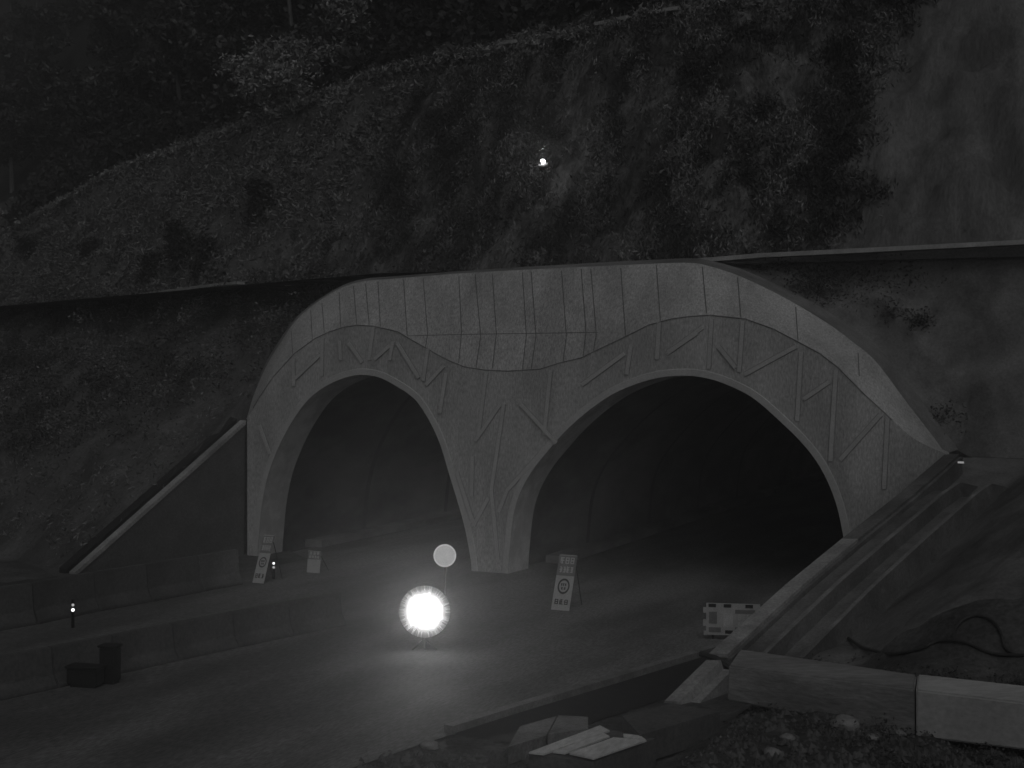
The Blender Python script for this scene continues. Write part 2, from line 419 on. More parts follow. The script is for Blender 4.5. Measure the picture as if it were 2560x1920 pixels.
GROOVES = [[(1188, 686), (1202, 841), (1190, 920)], [(1231, 686), (1241, 835), (1231, 921)], [(1306, 681), (1316, 838), (1306, 924)], [(1328, 679), (1340, 841), (1328, 925)],
 [(1404, 677), (1416, 841), (1408, 903)], [(1453, 672), (1465, 830), (1458, 891)], [(1477, 672), (1491, 835), (1484, 877)], [(1552, 670), (1564, 841)], [(1641, 663), (1651, 802)],
 [(1756, 668), (1767, 789)], [(1844, 694), (1852, 794)], [(1989, 768), (1995, 852)], [(2145, 882), (2148, 940)], [(728, 827), (732, 886)], [(777, 775), (781, 849)], [(805, 757), (811, 832)],
 [(848, 730), (852, 818)], [(884, 715), (892, 812)], [(914, 709), (923, 812)], [(945, 704), (951, 817)], [(1009, 699), (1018, 840)], [(1058, 695), (1069, 835), (1064, 868)], [(1147, 690), (1154, 830), (1147, 908)]]
RIBS = [[(1667, 885), (1758, 817)], [(1779, 797), (1772, 922)], [(1857, 802), (1848, 930)], [(1862, 936), (1990, 866)], [(2003, 880), (1993, 1052)], [(2009, 998), (2072, 955)], [(2090, 925), (2076, 1153)],
 [(2100, 1150), (2202, 1036)], [(2219, 1045), (2210, 1222)], [(1216, 932), (1195, 1098)], [(1260, 1010), (1229, 1225), (1240, 1345), (1245, 1400)], [(1250, 1012), (1189, 1102)], [(1377, 925), (1361, 1087)],
 [(1455, 962), (1561, 884)], [(1352, 1133), (1269, 1225), (1247, 1280)], [(1222, 1244), (1184, 1314)], [(1578, 862), (1567, 936)], [(1670, 881), (1743, 832)], [(1648, 806), (1643, 898)], [(934, 819), (923, 900)],
 [(937, 898), (975, 864)], [(983, 854), (975, 900)], [(1070, 872), (1059, 952)], [(1066, 962), (1110, 914)], [(1116, 933), (1100, 1033)], [(807, 845), (805, 940)], [(739, 946), (802, 886)], [(734, 895), (736, 965)],
 [(850, 852), (853, 900)], [(1143, 1180), (1184, 1306)], [(1182, 1140), (1180, 1240)], [(1302, 1010), (1392, 1108)], [(994, 857), (1048, 945)], [(872, 857), (907, 906)], [(1797, 867), (1840, 920)], [(650, 1063), (676, 1135)]]
gj = MB()
for g in GROOVES: ribbon(gj, g, .033, .006, 0)
def seam(P): ribbon(gj, P, .03, .012, 0)
seam([(a, b) for a, b in CREASE[1:-2]])
ribbon(gj, [(1018, 840), (1160, 836), (1300, 834), (1496, 831)], .025, .006, 0)
gj.build('facing_joints', ['joint'], brow)
for gi, g in enumerate(RIBS):
    rb = MB()
    a0, b0 = g[0]; a1, b1 = g[-1]
    ribbon(rb, g, .17, .004+gi*.0006, 1, 0, True); ribbon(rb, g, .125, gi*.0008, 0, .03, True)
    rb.build('facing_rib', ['rib', 'rib_edge'], face)
# back fill on top of the shell and ledge wall
fill = MB()
lead = [on_plane(a, b, (0, 1, 0), (0, 2.35, 0)) for a, b in [(560, 730), (918, 696), (1160, 677), (1640, 649), (1735, 645), (1900, 631), (2200, 616), (2560, 597), (3400, 550)]]
fill.add([v for v in ous]+[Vector((v.x, 9, v.z-.05)) for v in ous], [(i, i+1, N+i+1, N+i) for i in range(N-1)])
fill.build('backfill', 'grass', kind='structure')
# sprayed slope between shell and ledge
bot = [v+Vector((0, .1, -.05)) for v in ous if v.x > 4.5]
bot += [Vector((bot[-1].x+d, 1.55+.05*d, bot[-1].z+d*.75)) for d in (1, 2, 4, 7, 12, 20)]
nb = 130; B_ = resample(bot, nb)
def led(x):
    P = lead
    for a, b in zip(P, P[1:]):
        if a.x <= x <= b.x: return a.z+(b.z-a.z)*(x-a.x)/(b.x-a.x)
    return P[-1].z
bot = bot[:-6]+[Vector((v.x, 1.5, ground_z(v.x, 1.45)-.35)) for v in bot[-6:]]; B_ = resample(bot, nb)
VV = []; RW = 22
for k in range(RW):
    t = k/(RW-1)
    for i, p in enumerate(B_):
        T_ = Vector((p.x+(i/nb)*2, 3.0, led(p.x+(i/nb)*2)-.12)); q = p.lerp(T_, t)
        e = math.sin(math.pi*t)
        q.y += e*(.35*fbm(q.x, q.z, 0, .6, 4)+.25); VV.append(q)
link('sprayed_slope', mesh('sprayed_slope', VV, [(k*nb+i, k*nb+i+1, (k+1)*nb+i+1, (k+1)*nb+i) for k in range(RW-1) for i in range(nb-1)]), 'sprayed', kind='structure', smooth=True)
shot_bvh = BVHTree.FromPolygons(VV, [(k*nb+i, k*nb+i+1, (k+1)*nb+i+1, (k+1)*nb+i) for k in range(RW-1) for i in range(nb-1)])
# ledge coping, right of and above the brow
lc = MB(); lc.sweep([v+Vector((0, .25, -.02)) for v in lead[3:]], [(-.3, -.14), (.22, -.14), (.22, 0), (-.3, 0)])
lc.build('ledge_coping', 'coping', label='long thin pale concrete coping running right from the portal brow', cat='coping')
LA = [(-80, 797), (0, 787), (260, 757), (520, 725), (610, 716)]
pl = [atZ(a, b, 10.55)+Vector((.25, -.6, .18)) for a, b in LA]
lc = MB(); lc.sweep(catmull(pl, 4), [(-.2, -.13), (.2, -.13), (.2, 0), (-.2, 0)])
lc.build('ledge_coping', 'coping', label='faint grey concrete coping crossing the overgrown slope left of the portal', cat='coping')
q = atY(733, 709, 7.5); mbp = MB(); mbp.tube([q+Vector((-.4, 0, -.05)), q+Vector((.0, 0, -.01)), q+Vector((.38, 0, 0))], .055, 8)
mbp.build('pipe', 'slab', label='short white pipe lying on the ledge above the left arch', cat='pipe')
# upper bench kerb, a broken pale line
kb = [p+Vector((0, -.3, .38)) for p in BL]
for (x0, x1, lab) in ((-18.2, -11.5, 'rough pale kerb along the upper bench at the left'), (-9.2, -7.9, 'short bright kerb piece in the middle of the upper bench'), (-3.3, -1.5, 'bright kerb piece near the top of the upper bench'), (-.5, .9, 'topmost kerb piece of the upper bench beside the rock')):
    P = []
    for x in np.arange(x0, x1+.01, .35):
        for a, b in zip(kb, kb[1:]):
            if a.x <= x <= b.x: P.append(a.lerp(b, (x-a.x)/(b.x-a.x))+Vector((0, 0, .03*fbm(x, 0, 0, 1.)))); break
    if len(P) > 1:
        t = MB(); t.sweep(P, [(-.12, -.15), (.14, -.15), (.14, .0), (-.12, .0)])
        t.build('bench_kerb', 'coping' if x0 > -10 else 'grass', label=lab, cat='kerb', group='kerb pieces on the upper bench')

# ------------------------------------------------------------------ wing walls
nR = Vector((1, -.263, 0)).normalized(); pR = Vector((12.85, 0, 0))
WR = [on_plane(a, b, nR, pR) for a, b in [(2366, 1136), (2250, 1236), (2109, 1347), (1972, 1459), (1894, 1529), (1778, 1634)]]
ww = empty('wing_wall', (WR[-1].x, WR[-1].y, 0), 'right sloping wing wall with pale coping, crossing the foot of the right arch', 'retaining wall', 'wing walls')
def loc(o, pts): return [Vector(p)-o.location for p in pts]
q = MB(); W = loc(ww, WR)
V = []
for p in W: V += [p+Vector((.02, 0, -.06)), p+Vector((.45, 0, -.06)), Vector((p.x+.45, p.y, -.1)), Vector((p.x+.02, p.y, -.1))]
q.add(V, [(i*4+j, i*4+(j+1) % 4, (i+1)*4+(j+1) % 4, (i+1)*4+j) for i in range(len(W)-1) for j in range(4)]+[(0, 1, 2, 3), tuple(len(W)*4-4+j for j in (3, 2, 1, 0))])
q.build('wall', 'bank', ww)
for seg, mm in ((W[:3], 'bank'), (W[2:], 'coping_dull')):
    q = MB(); V = []; n_ = len(seg)
    for p in seg: V += [p+Vector((-.05, 0, 0)), p+Vector((.36, 0, .02)), p+Vector((.36, 0, -.09)), p+Vector((-.05, 0, -.09))]
    q.add(V, [(i*4+j, i*4+(j+1) % 4, (i+1)*4+(j+1) % 4, (i+1)*4+j) for i in range(n_-1) for j in range(4)]+[(0, 1, 2, 3), tuple(n_*4-4+j for j in (3, 2, 1, 0))])
    q.build('coping', mm, ww)
# stepped drain channel beside it
def side(P, dx, dz): return [p+Vector((dx, 0, dz)) for p in P]
dr = empty('drain_channel', (WR[-1].x+1, WR[-1].y, 0), 'straight concrete drain channel running down the bank beside the right wing wall', 'drain channel')
Wd = loc(dr, [on_plane(2340, 1156, nR, pR)-Vector((0, 0, .75)), on_plane(2290, 1200, nR, pR)-Vector((0, 0, .12))]+WR[1:]); q = MB()
prof = [(.47, -.16), (1.06, -.12), (1.08, .1), (1.19, .1), (1.21, -.3), (1.88, -.25), (1.9, .1), (2.0, .1), (2.07, -.7), (.47, -.7)]
V = []; n = len(prof)
for p in Wd: V += [p+Vector((a, 0, b)) for a, b in prof]
Fm = []; mi = []
for i in range(len(Wd)-1):
    for j in range(n): Fm.append((i*n+j, i*n+(j+1) % n, (i+1)*n+(j+1) % n, (i+1)*n+j)); mi.append(0 if j in (2, 6) else 1)
Fm += [tuple(range(n)), tuple(len(Wd)*n-n+j for j in range(n))[::-1]]; mi += [1, 1]
link('channel', mesh('channel', V, Fm, mi), ['concrete_old', 'bank'], dr)
# lower end slab of the wall after the gap
q = MB(); A = [on_plane(a, b, nR, pR+Vector((.1, 0, 0))) for a, b in [(1768, 1650), (1720, 1697), (1664, 1752)]]
V = []
for p in A: V += [p+Vector((-.02, 0, 0)), p+Vector((.30, 0, .02)), p+Vector((.36, 0, -.16)), p+Vector((.55, 0, -.16)), p+Vector((.55, 0, -.9)), p+Vector((-.02, 0, -.9))]
q.add(V, [(i*6+j, i*6+(j+1) % 6, (i+1)*6+(j+1) % 6, (i+1)*6+j) for i in range(2) for j in range(6)]+[tuple(range(6)), tuple(12+j for j in range(6))[::-1]])
q.build('wall_end', 'coping_dull', label='short broken-off concrete wall end below the right wing wall', cat='wall end')

nL = Vector((1, -.338, 0)).normalized(); pL = Vector((-11.75, 0, 0))
WL = [on_plane(a, b, nL, pL) for a, b in [(612, 1054), (185, 1434)]]; WL = [WL[0].lerp(WL[1], t/4) for t in range(5)]
wl = empty('wing_wall', (WL[-1].x, WL[-1].y, 0), 'left sloping wing wall, dull grey under a pale coping, beside the left arch', 'retaining wall', 'wing walls')
W = loc(wl, WL)
q = MB(); V = []
for p in W: V += [p+Vector((-.3, 0, -.08)), p+Vector((0, 0, -.08)), Vector((p.x, p.y, -.1)), Vector((p.x-.3, p.y, -.1))]
q.add(V, [(i*4+j, i*4+(j+1) % 4, (i+1)*4+(j+1) % 4, (i+1)*4+j) for i in range(len(W)-1) for j in range(4)]+[(0, 1, 2, 3), tuple(len(W)*4-4+j for j in (3, 2, 1, 0))])
q.build('wall', 'barrier', wl)
q = MB(); V = []
for p in W: V += [p+Vector((-.2, 0, .05)), p+Vector((.05, 0, .05)), p+Vector((.05, 0, -.1)), p+Vector((-.2, 0, -.1))]
q.add(V, [(i*4+j, i*4+(j+1) % 4, (i+1)*4+(j+1) % 4, (i+1)*4+j) for i in range(len(W)-1) for j in range(4)]+[(0, 1, 2, 3), tuple(len(W)*4-4+j for j in (3, 2, 1, 0))])
q.build('coping', 'coping_dull', wl)
q = MB(); V = []
for p in W: V += [p+Vector((-.62, 0, .16)), p+Vector((-.34, 0, .1)), p+Vector((-.34, 0, -.4)), p+Vector((-.62, 0, -.4))]
q.add(V, [(i*4+j, i*4+(j+1) % 4, (i+1)*4+(j+1) % 4, (i+1)*4+j) for i in range(len(W)-1) for j in range(4)]+[(0, 1, 2, 3), tuple(len(W)*4-4+j for j in (3, 2, 1, 0))])
q.build('drain_strip', 'dark', wl)

# ------------------------------------------------------------------ barriers
JERSEY = [(-.3, 0), (-.3, .08), (-.16, .35), (-.09, 1.), (.09, 1.), (.16, .35), (.3, .08), (.3, 0)]
def barrier(P0, P1, h, lab, mat='barrier', group=None, wd=1.):
    P0, P1 = Vector(P0), Vector(P1); q = MB()
    q.sweep([P0-P0, P1-P0], [(a*wd, b*h) for a, b in JERSEY])
    o = q.build('barrier_block', mat, label=lab, cat='barrier', group=group, bevel=.015); o.location = P0; return o
bl = [Vector((-9.15-.02, -18.6, 0)), Vector((-8.78, -15, 0)), Vector((-8.35, -11.5, 0)), Vector((-8.2, -9, 0)), Vector((-7.98, -6.9, 0)), Vector((-7.75, -5.15, 0))]
bl = [atZ(-110, 1590), atZ(75, 1559), atZ(228, 1527), atZ(360, 1503), atZ(490, 1478), atZ(590, 1459)]
labs = ['leftmost block of the roadside barrier, cut by the frame edge', 'barrier block beside the pair of glowing marker dots', 'long plain barrier block under the foot of the left wing wall', 'barrier block between the plain block and the dark end block', 'darkest barrier block, ending at the left leaning sign']
for i in range(5):
    a, b = bl[i], bl[i+1]; d = (b-a).normalized()*.008
    barrier(a+d, b-d, 1.08, labs[i], 'bank' if i == 4 else 'barrier', 'roadside barrier blocks')
md = [atZ(-90, 1772), atZ(150, 1720), atZ(300, 1686), atZ(450, 1652), atZ(600, 1619), atZ(740, 1590), atZ(870, 1562)]
md = [p+Vector((-.3, 0, 0)) for p in md]
labs = ['low median block at the left frame edge', 'low median block behind the dark cabinet', 'median block just right of the dark cabinet', 'median block left of the bright lamp, third from it', 'median block second from the bright lamp', 'median block nearest the bright lamp']
for i in range(6):
    a, b = md[i], md[i+1]; d = (b-a).normalized()*.006
    barrier(a+d, b-d, .84, labs[i], 'barrier', 'median barrier blocks')
# dark cabinet and crate by the median
def cabinet(px, py, dims, lab, name, cat):
    p = atZ(px, py); e = empty(name, p, lab, cat, rz=.2); wx, wy, h = dims
    MB().box((0, 0, h/2+.06), (wx, wy, h), 0).build('body', 'dark', e, bevel=.02)
    MB().box((0, 0, h+.085), (wx+.06, wy+.06, .05), 0).build('lid', 'dark', e, bevel=.01)
    MB().box((0, 0, .03), (wx*.8, wy*.8, .06), 0).build('plinth', 'dark', e)
    return e
cabinet(275, 1708, (.36, .3, .72), 'upright black cabinet standing in front of the low median', 'cabinet', 'cabinet')
cabinet(214, 1716, (.7, .35, .34), 'low black crate lying left against the upright cabinet', 'crate', 'crate')
# right roadside kerb
kr = [atZ(1120, 1832), atZ(1297, 1776), atZ(1540, 1703), atZ(1782, 1629), atZ(1900, 1590)]
t = MB(); t.sweep(catmull(kr, 4), [(-.1, -.02), (-.1, .14), (.12, .14), (.12, -.02)]); t.build('road_kerb', 'concrete_old', label='long grey kerb along the right edge of the road', cat='kerb')
dk = [p+Vector((.12, 0, 0)) for p in catmull(kr, 4)]
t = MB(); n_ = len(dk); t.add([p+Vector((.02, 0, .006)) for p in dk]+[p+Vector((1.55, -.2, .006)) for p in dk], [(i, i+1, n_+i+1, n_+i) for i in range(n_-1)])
t.build('ditch_shade', 'dark', kind='structure')  # flat dark sheet painted for the shade in the hollow of the ditch

# ------------------------------------------------------------------ signs
def glyphs(mb, x0, x1, z0, z1, n, k, seed, y=-.013):
    r = random.Random(seed); cw = (x1-x0)/n; h = z1-z0
    for i in range(n):
        a = x0+cw*(i+.14); b = x0+cw*(i+.86); s = .13*cw+.006
        xm = (a+b)/2; wd = b-a
        for kk in range(3): mb.box((xm, y, z0+h*(.12+.38*kk)), (wd*r.choice((.6, 1, 1)), .006, s), k)
        for xx in r.sample((a+s/2, xm, b-s/2), 2): mb.box((xx, y-.002, (z0+z1)/2+h*r.uniform(-.06, .06)), (s, .006, h*r.uniform(.6, .95)), k)
def sign_board(px, py, wd, ht, lean, lab, seed, rz=0., ring=True, plain=False):
    p = atZ(px, py); e = empty('sign_board', p, lab, 'sign', 'boards standing on the road', rz=rz)
    def T(o): o.rotation_euler = (-lean, 0, 0); return o
    lo = T(MB().box((0, 0, ht*.31), (wd, .022, ht*.62)).build('lower_panel', 'board', e, bevel=.004))
    up = T(MB().box((0, 0, ht*.81), (wd, .022, ht*.37)).build('upper_panel', 'board_dark', e, bevel=.004))
    g = MB(); glyphs(g, -wd*.42, wd*.42, ht*.83, ht*.96, 3, 0, seed); glyphs(g, -wd*.40, wd*.40, ht*.67, ht*.79, 4, 0, seed+1)
    g.box((0, -.012, ht*.992), (wd*.98, .006, .02), 0)
    g.build('upper_lettering', 'glyph', up)
    if not plain:
        g = MB(); R = wd*.33; cz = ht*.43; n = 36; V = []
        for i in range(n):
            a = 2*math.pi*i/n; c, s_ = math.cos(a), math.sin(a)
            V += [Vector((c*R, -.013, cz+s_*R*1.25)), Vector((c*R*.76, -.013, cz+s_*R*.93))]
        g.add(V, [(2*i, 2*i+1, (2*i+3) % (2*n), (2*i+2) % (2*n)) for i in range(n)])
        g.build('printed_ring', 'glyph_dark', lo); g = MB()
        glyphs(g, -R*.5, R*.5, cz+.01, cz+R*.5, 3, 0, seed+2); glyphs(g, -R*.42, R*.42, cz-R*.55, cz-.02, 2, 0, seed+3)
        glyphs(g, -wd*.4, wd*.4, ht*.1, ht*.2, 3, 0, seed+4, -.014)
        g.build('characters', 'glyph_dark', lo)
    yb = math.sin(lean)*ht*.9; zb = math.cos(lean)*ht*.9
    for sx in (-1, 1): MB().tube([(sx*wd*.42, yb, zb), (sx*wd*.42, yb+.55, .01)], .014, 6).build('leg', 'dark', e)
    return e
sign_board(1400, 1526, .55, 1.62, .40, 'tall leaning board with dark top, ring emblem and three black characters', 3)
sign_board(645, 1458, .42, 1.58, .40, 'leaning board between the roadside barrier and the left arch', 11)
sign_board(783, 1432, .5, .72, .12, 'small faint board standing inside the left arch', 23, plain=True)
# wide work board partly behind the wing wall
p = atZ(1832, 1600); e = empty('work_board', p, 'wide pale board with dark squares along its top, half behind the right wing wall', 'sign', 'boards standing on the road', rz=.28)
q = MB()
q.box((0, 0, .52), (1.34, .03, .8)); q.box((-.7, 0, .74), (.1, .028, .14)); q.box((-.7, 0, .42), (.1, .028, .16)); q.box((-.69, 0, .16), (.08, .028, .1))
q.build('panel', 'board', e)
for x, z in ((-.52, .86), (-.14, .86), (.4, .86), (-.1, .2)): MB().box((x, -.018, z), (.19, .008, .085)).build('dark_square', 'glyph_dark', e)
g = MB(); g.box((-.12, -.019, .5), (.24, .008, .34)); g.build('notice', 'glyph', e)
for k_, (x, z, a_, b_) in enumerate(((-.5, .55, .2, .3), (.3, .72, .5, .1), (.3, .25, .5, .16), (-.45, .25, .3, .12))): MB().box((x, -.0175-.001*k_, z), (a_, .006, b_)).build('worn_panel', 'board_dark', e)
g = MB(); glyphs(g, .12, .42, .5, .66, 3, 0, 40, -.024); glyphs(g, .12, .36, .36, .46, 3, 0, 41, -.02); g.build('lettering', 'glyph', e)
for sx in (-.5, .5): MB().box((sx, .05, .2), (.05, .05, .4)).build('leg', 'dark', e)

# ------------------------------------------------------------------ lamps and markers
def disc(mb, c, n, r, k=0, seg=28, th=.05):
    n = Vector(n).normalized(); a = n.orthogonal().normalized(); b = n.cross(a); c = Vector(c)
    V = [c+(a*math.cos(2*math.pi*i/seg)+b*math.sin(2*math.pi*i/seg))*r for i in range(seg)]
    V2 = [v-n*th for v in V]
    mb.add(V+V2, [tuple(range(seg)), tuple(range(2*seg-1, seg-1, -1))]+[(i, seg+i, seg+(i+1) % seg, (i+1) % seg) for i in range(seg)], k)
def point(name, loc_, e, parent, r=.1):
    l = bpy.data.lights.new(name, 'POINT'); l.energy = e; l.shadow_soft_size = r
    o = bpy.data.objects.new(name, l); COL.objects.link(o); o.location = loc_; o.parent = parent; return o
LP = on_plane(1062, 1529, (0, 1, 0), (0, -12.3, 0)); toC = (CAM-LP).normalized()
fl = empty('floodlight', (LP.x, LP.y, 0), 'blinding round floodlight on a low stand in the middle of the road', 'floodlight')
h = LP.z
q = MB(); disc(q, (toC*.02+Vector((0, 0, h))), toC, .63, 0, 48, .2); hs = q.build('housing', 'dark', fl)
q = MB(); disc(q, (toC*.05+Vector((0, 0, h))), toC, .62, 0, 48, .02); gm_ = emission('floodlight_glow', 1.); o = q.build('lamp_glass', gm_, hs)
n = gm_.node_tree; tc = [k for k in n.nodes if k.type == 'TEX_COORD'][0]; em = [k for k in n.nodes if k.type == 'EMISSION'][0]
vs = n.nodes.new('ShaderNodeVectorMath'); vs.operation = 'SUBTRACT'; vs.inputs[1].default_value = toC*.05+Vector((0, 0, h)); n.links.new(tc.outputs['Object'], vs.inputs[0])
vn = n.nodes.new('ShaderNodeVectorMath'); vn.operation = 'NORMALIZE'; n.links.new(vs.outputs[0], vn.inputs[0])
nz_ = n.nodes.new('ShaderNodeTexNoise'); nz_.inputs['Scale'].default_value = 17; n.links.new(vn.outputs[0], nz_.inputs['Vector'])
vl = n.nodes.new('ShaderNodeVectorMath'); vl.operation = 'LENGTH'; n.links.new(vs.outputs[0], vl.inputs[0])
ad = n.nodes.new('ShaderNodeMath'); ad.operation = 'MULTIPLY_ADD'; n.links.new(nz_.outputs['Fac'], ad.inputs[0]); ad.inputs[1].default_value = .3; n.links.new(vl.outputs['Value'], ad.inputs[2])  # radial noise paints glare streaks and a soft edge into the emission
dv = n.nodes.new('ShaderNodeMath'); dv.operation = 'DIVIDE'; dv.inputs[0].default_value = .60; n.links.new(ad.outputs[0], dv.inputs[1])
pw = n.nodes.new('ShaderNodeMath'); pw.operation = 'POWER'; n.links.new(dv.outputs[0], pw.inputs[0]); pw.inputs[1].default_value = 8.
ms = n.nodes.new('ShaderNodeMath'); ms.operation = 'MINIMUM'; n.links.new(pw.outputs[0], ms.inputs[0]); ms.inputs[1].default_value = 20.
m2 = n.nodes.new('ShaderNodeMath'); m2.operation = 'MULTIPLY'; n.links.new(ms.outputs[0], m2.inputs[0]); m2.inputs[1].default_value = 2.; n.links.new(m2.outputs[0], em.inputs[1])
MB().tube([(0, 0, 0), (0, 0, h-.3)], .03).build('pole', 'dark', fl)
for k in range(3):
    a = k*2.1; MB().tube([(0, 0, .25), (.35*math.cos(a), .35*math.sin(a), .01)], .018).build('leg', 'dark', fl)
point('floodlight_light', toC*.4+Vector((0, 0, h)), 13., fl, .3)
l = bpy.data.lights.new('floodlight_beam', 'SPOT'); l.energy = 950.; l.spot_size = math.radians(62); l.spot_blend = 1.; l.shadow_soft_size = .3
o = bpy.data.objects.new('floodlight_beam', l); COL.objects.link(o); o.parent = fl; o.location = toC*.3+Vector((0, 0, h)); o.rotation_euler = toC.to_track_quat('-Z', 'Y').to_euler()
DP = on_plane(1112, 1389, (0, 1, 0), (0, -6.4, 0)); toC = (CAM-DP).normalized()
sg = empty('glare_disc', (DP.x, DP.y, 0), 'round pale disc on a slim post above the floodlight, its glow standing in for glare', 'glare disc')  # added disc; emission stands in for the glare of a reflective sign
q = MB(); disc(q, (0, 0, DP.z), toC, .335, 0, 40, .06); q.build('housing', 'board', sg)  # backing of the added glare disc
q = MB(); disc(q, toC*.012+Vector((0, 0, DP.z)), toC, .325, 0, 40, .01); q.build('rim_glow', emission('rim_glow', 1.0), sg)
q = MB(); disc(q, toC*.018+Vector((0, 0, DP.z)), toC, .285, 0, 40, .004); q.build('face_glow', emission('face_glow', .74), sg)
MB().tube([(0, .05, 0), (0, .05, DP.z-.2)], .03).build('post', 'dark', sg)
# lamp added on the overgrown slope, standing in for a lens flare dot
SP = on_hill(1357, 404); toC = (CAM-SP).normalized()
sl = empty('flare_dot', SP, 'small glowing dot on a short stake, added for a lens flare, in the middle of the overgrown slope', 'flare dot')
q = MB(); q.box(toC*1.1+Vector((0, 0, -.14)), (.5, .16, .16)); q.build('housing', 'coping', sl, bevel=.03)  # body added for the flare dot, no real lamp housing
q = MB(); disc(q, toC*1.3+Vector((0, 0, 0)), toC, .10, 0, 16, .05); q.build('lamp_glass', emission('flare_dot_glow', 22.), sl)  # glowing disc added for the lens flare dot, no real lamp glass
MB().tube([(0, 0, -.3), toC*1.1+Vector((0, 0, -.15))], .03).build('flare_dot_stake', 'dark', sl)
point('flare_dot_light', toC*2.+Vector((0, 0, .5)), 38., sl, .1)  # added light that brightens the slope around the dot
def marker(px, py, lab, e1, e2, foot=(0, 40)):
    g = atZ(px, py+foot[1]); n = (CAM-g).normalized(); n.z = 0; n.normalize()
    p = on_plane(px, py, n, g)
    o = empty('marker_post', (g.x, g.y, g.z), lab, 'marker', 'marker posts with two glowing reflectors')
    MB().box((0, 0, (p.z+.2)/2), (.07, .05, p.z+.2)).build('post', 'dark', o)
    for dz, s, r in ((.065, e1, .036), (-.065, e2, .042)):
        q = MB(); disc(q, n*.045+Vector((0, 0, p.z+dz)), n, r, 0, 14, .02); q.build('marker_reflector', emission('marker_glow', s), o)  # reflectors, given emission in place of the light they return
marker(182, 1518, 'marker post with two small reflectors made to glow in front of the roadside barrier', 1., 5., (0, 52))
marker(684, 1413, 'marker post with two small reflectors made to glow behind the leaning left board', 5., .9, (0, 34))
q = atY(2402, 1156, -1.2); st = MB(); st.box((0, 0, 0), (.16, .08, .05)); o = st.build('reflector', emission('reflector_glow', .7), label='tiny pale reflector beside the top end of the right wing wall', cat='reflector'); o.location = q  # glow painted as emission for the light thrown back

# ------------------------------------------------------------------ foreground
bz = .9
def beam(pts, lab, mat, name='concrete_beam'):
    q = MB(); q.add(pts, [(0, 1, 3, 2), (4, 6, 7, 5), (0, 4, 5, 1), (2, 3, 7, 6), (0, 2, 6, 4), (1, 5, 7, 3)])
    return q.build(name, mat, label=lab, cat='concrete beam', group='concrete beams in the foreground', bevel=.03)
def bpts(pxa, top_a, bot_a, pxb, top_b, bot_b, ya, yb, dep, sh=(0, 0)):
    A, A2 = on_plane(pxa+sh[0], bot_a, (0, 1, 0), (0, ya, 0)), on_plane(pxa, top_a, (0, 1, 0), (0, ya+.12, 0))
    B, B2 = on_plane(pxb+sh[1], bot_b, (0, 1, 0), (0, yb, 0)), on_plane(pxb, top_b, (0, 1, 0), (0, yb+.12, 0))
    d = Vector((0, dep, 0)); return [A, A2, A+d, A2+d, B, B2, B+d, B2+d]
pa = bpts(1822, 1664, 1752, 2286, 1722, 1842, -17.2, -18.6, .5, (-4, 0))
pa[3] = atY(1850, 1622, pa[0].y+1.1); pa[7] = atY(2292, 1686, pa[4].y+1.0)
beam(pa, 'darker streaked concrete beam lying below the right wing wall', 'beam')
pb = bpts(2290, 1724, 1843, 2760, 1780, 1900, -18.61, -20.2, .5)
pb[3] = atY(2294, 1684, pb[0].y+1.0); pb[7] = atY(2760, 1735, pb[4].y+1.0)
beam(pb, 'smooth paler concrete beam running out of the frame at the right', 'beam_pale')
# pit with pale sheets
def slabq(px4, z, th, mat, name, parent=None, **kw):
    T = [atZ(a, b, z) for a, b in px4]; o0 = parent.location if parent else Vector()
    T = [t-o0 for t in T]; q = MB(); q.add(T+[t-Vector((0, 0, th)) for t in T], [(0, 1, 2, 3), (7, 6, 5, 4)]+[(i, i+4, (i+1) % 4+4, (i+1) % 4) for i in range(4)])
    return q.build(name, mat, parent, **kw)
zt = .5
ct = atZ(1480, 1855, 0); pit = empty('drain_pit', ct, 'square concrete pit covered by pale sheets at the bottom of the frame', 'drain pit')
slabq([(1322, 1884), (1492, 1820), (1640, 1846), (1486, 1906)], zt-.05, .6, 'barrier', 'pit_wall', pit)
slabq([(1322, 1880), (1500, 1813), (1524, 1826), (1360, 1884)], zt, .03, 'slab', 'cover_sheet', pit)
slabq([(1382, 1878), (1508, 1832), (1524, 1840), (1412, 1882)], zt+.01, .03, 'slab', 'cover_sheet', pit)
slabq([(1424, 1882), (1534, 1843), (1616, 1850), (1484, 1895)], zt+.02, .03, 'slab', 'cover_sheet', pit)
slabq([(1558, 1834), (1600, 1838), (1614, 1848), (1560, 1843)], zt+.03, .03, 'slab', 'cover_sheet', pit)
o = slabq([(1396, 1788), (1470, 1792), (1470, 1822), (1370, 1836)], .35, .35, 'concrete_old', 'kerb_stone', label='flat grey kerb stone left behind the drain pit', cat='kerb stone', group='kerb stones by the drain')
o = slabq([(1300, 1815), (1392, 1790), (1366, 1838), (1270, 1868)], .3, .3, 'concrete_old', 'kerb_stone', label='grey kerb stone at the left of the drain pit beside the road', cat='kerb stone', group='kerb stones by the drain')
o = slabq([(1556, 1790), (1680, 1758), (1800, 1778), (1600, 1838)], .55, .5, 'barrier', 'concrete_slab', label='thick grey slab between the drain pit and the concrete beam', cat='slab')
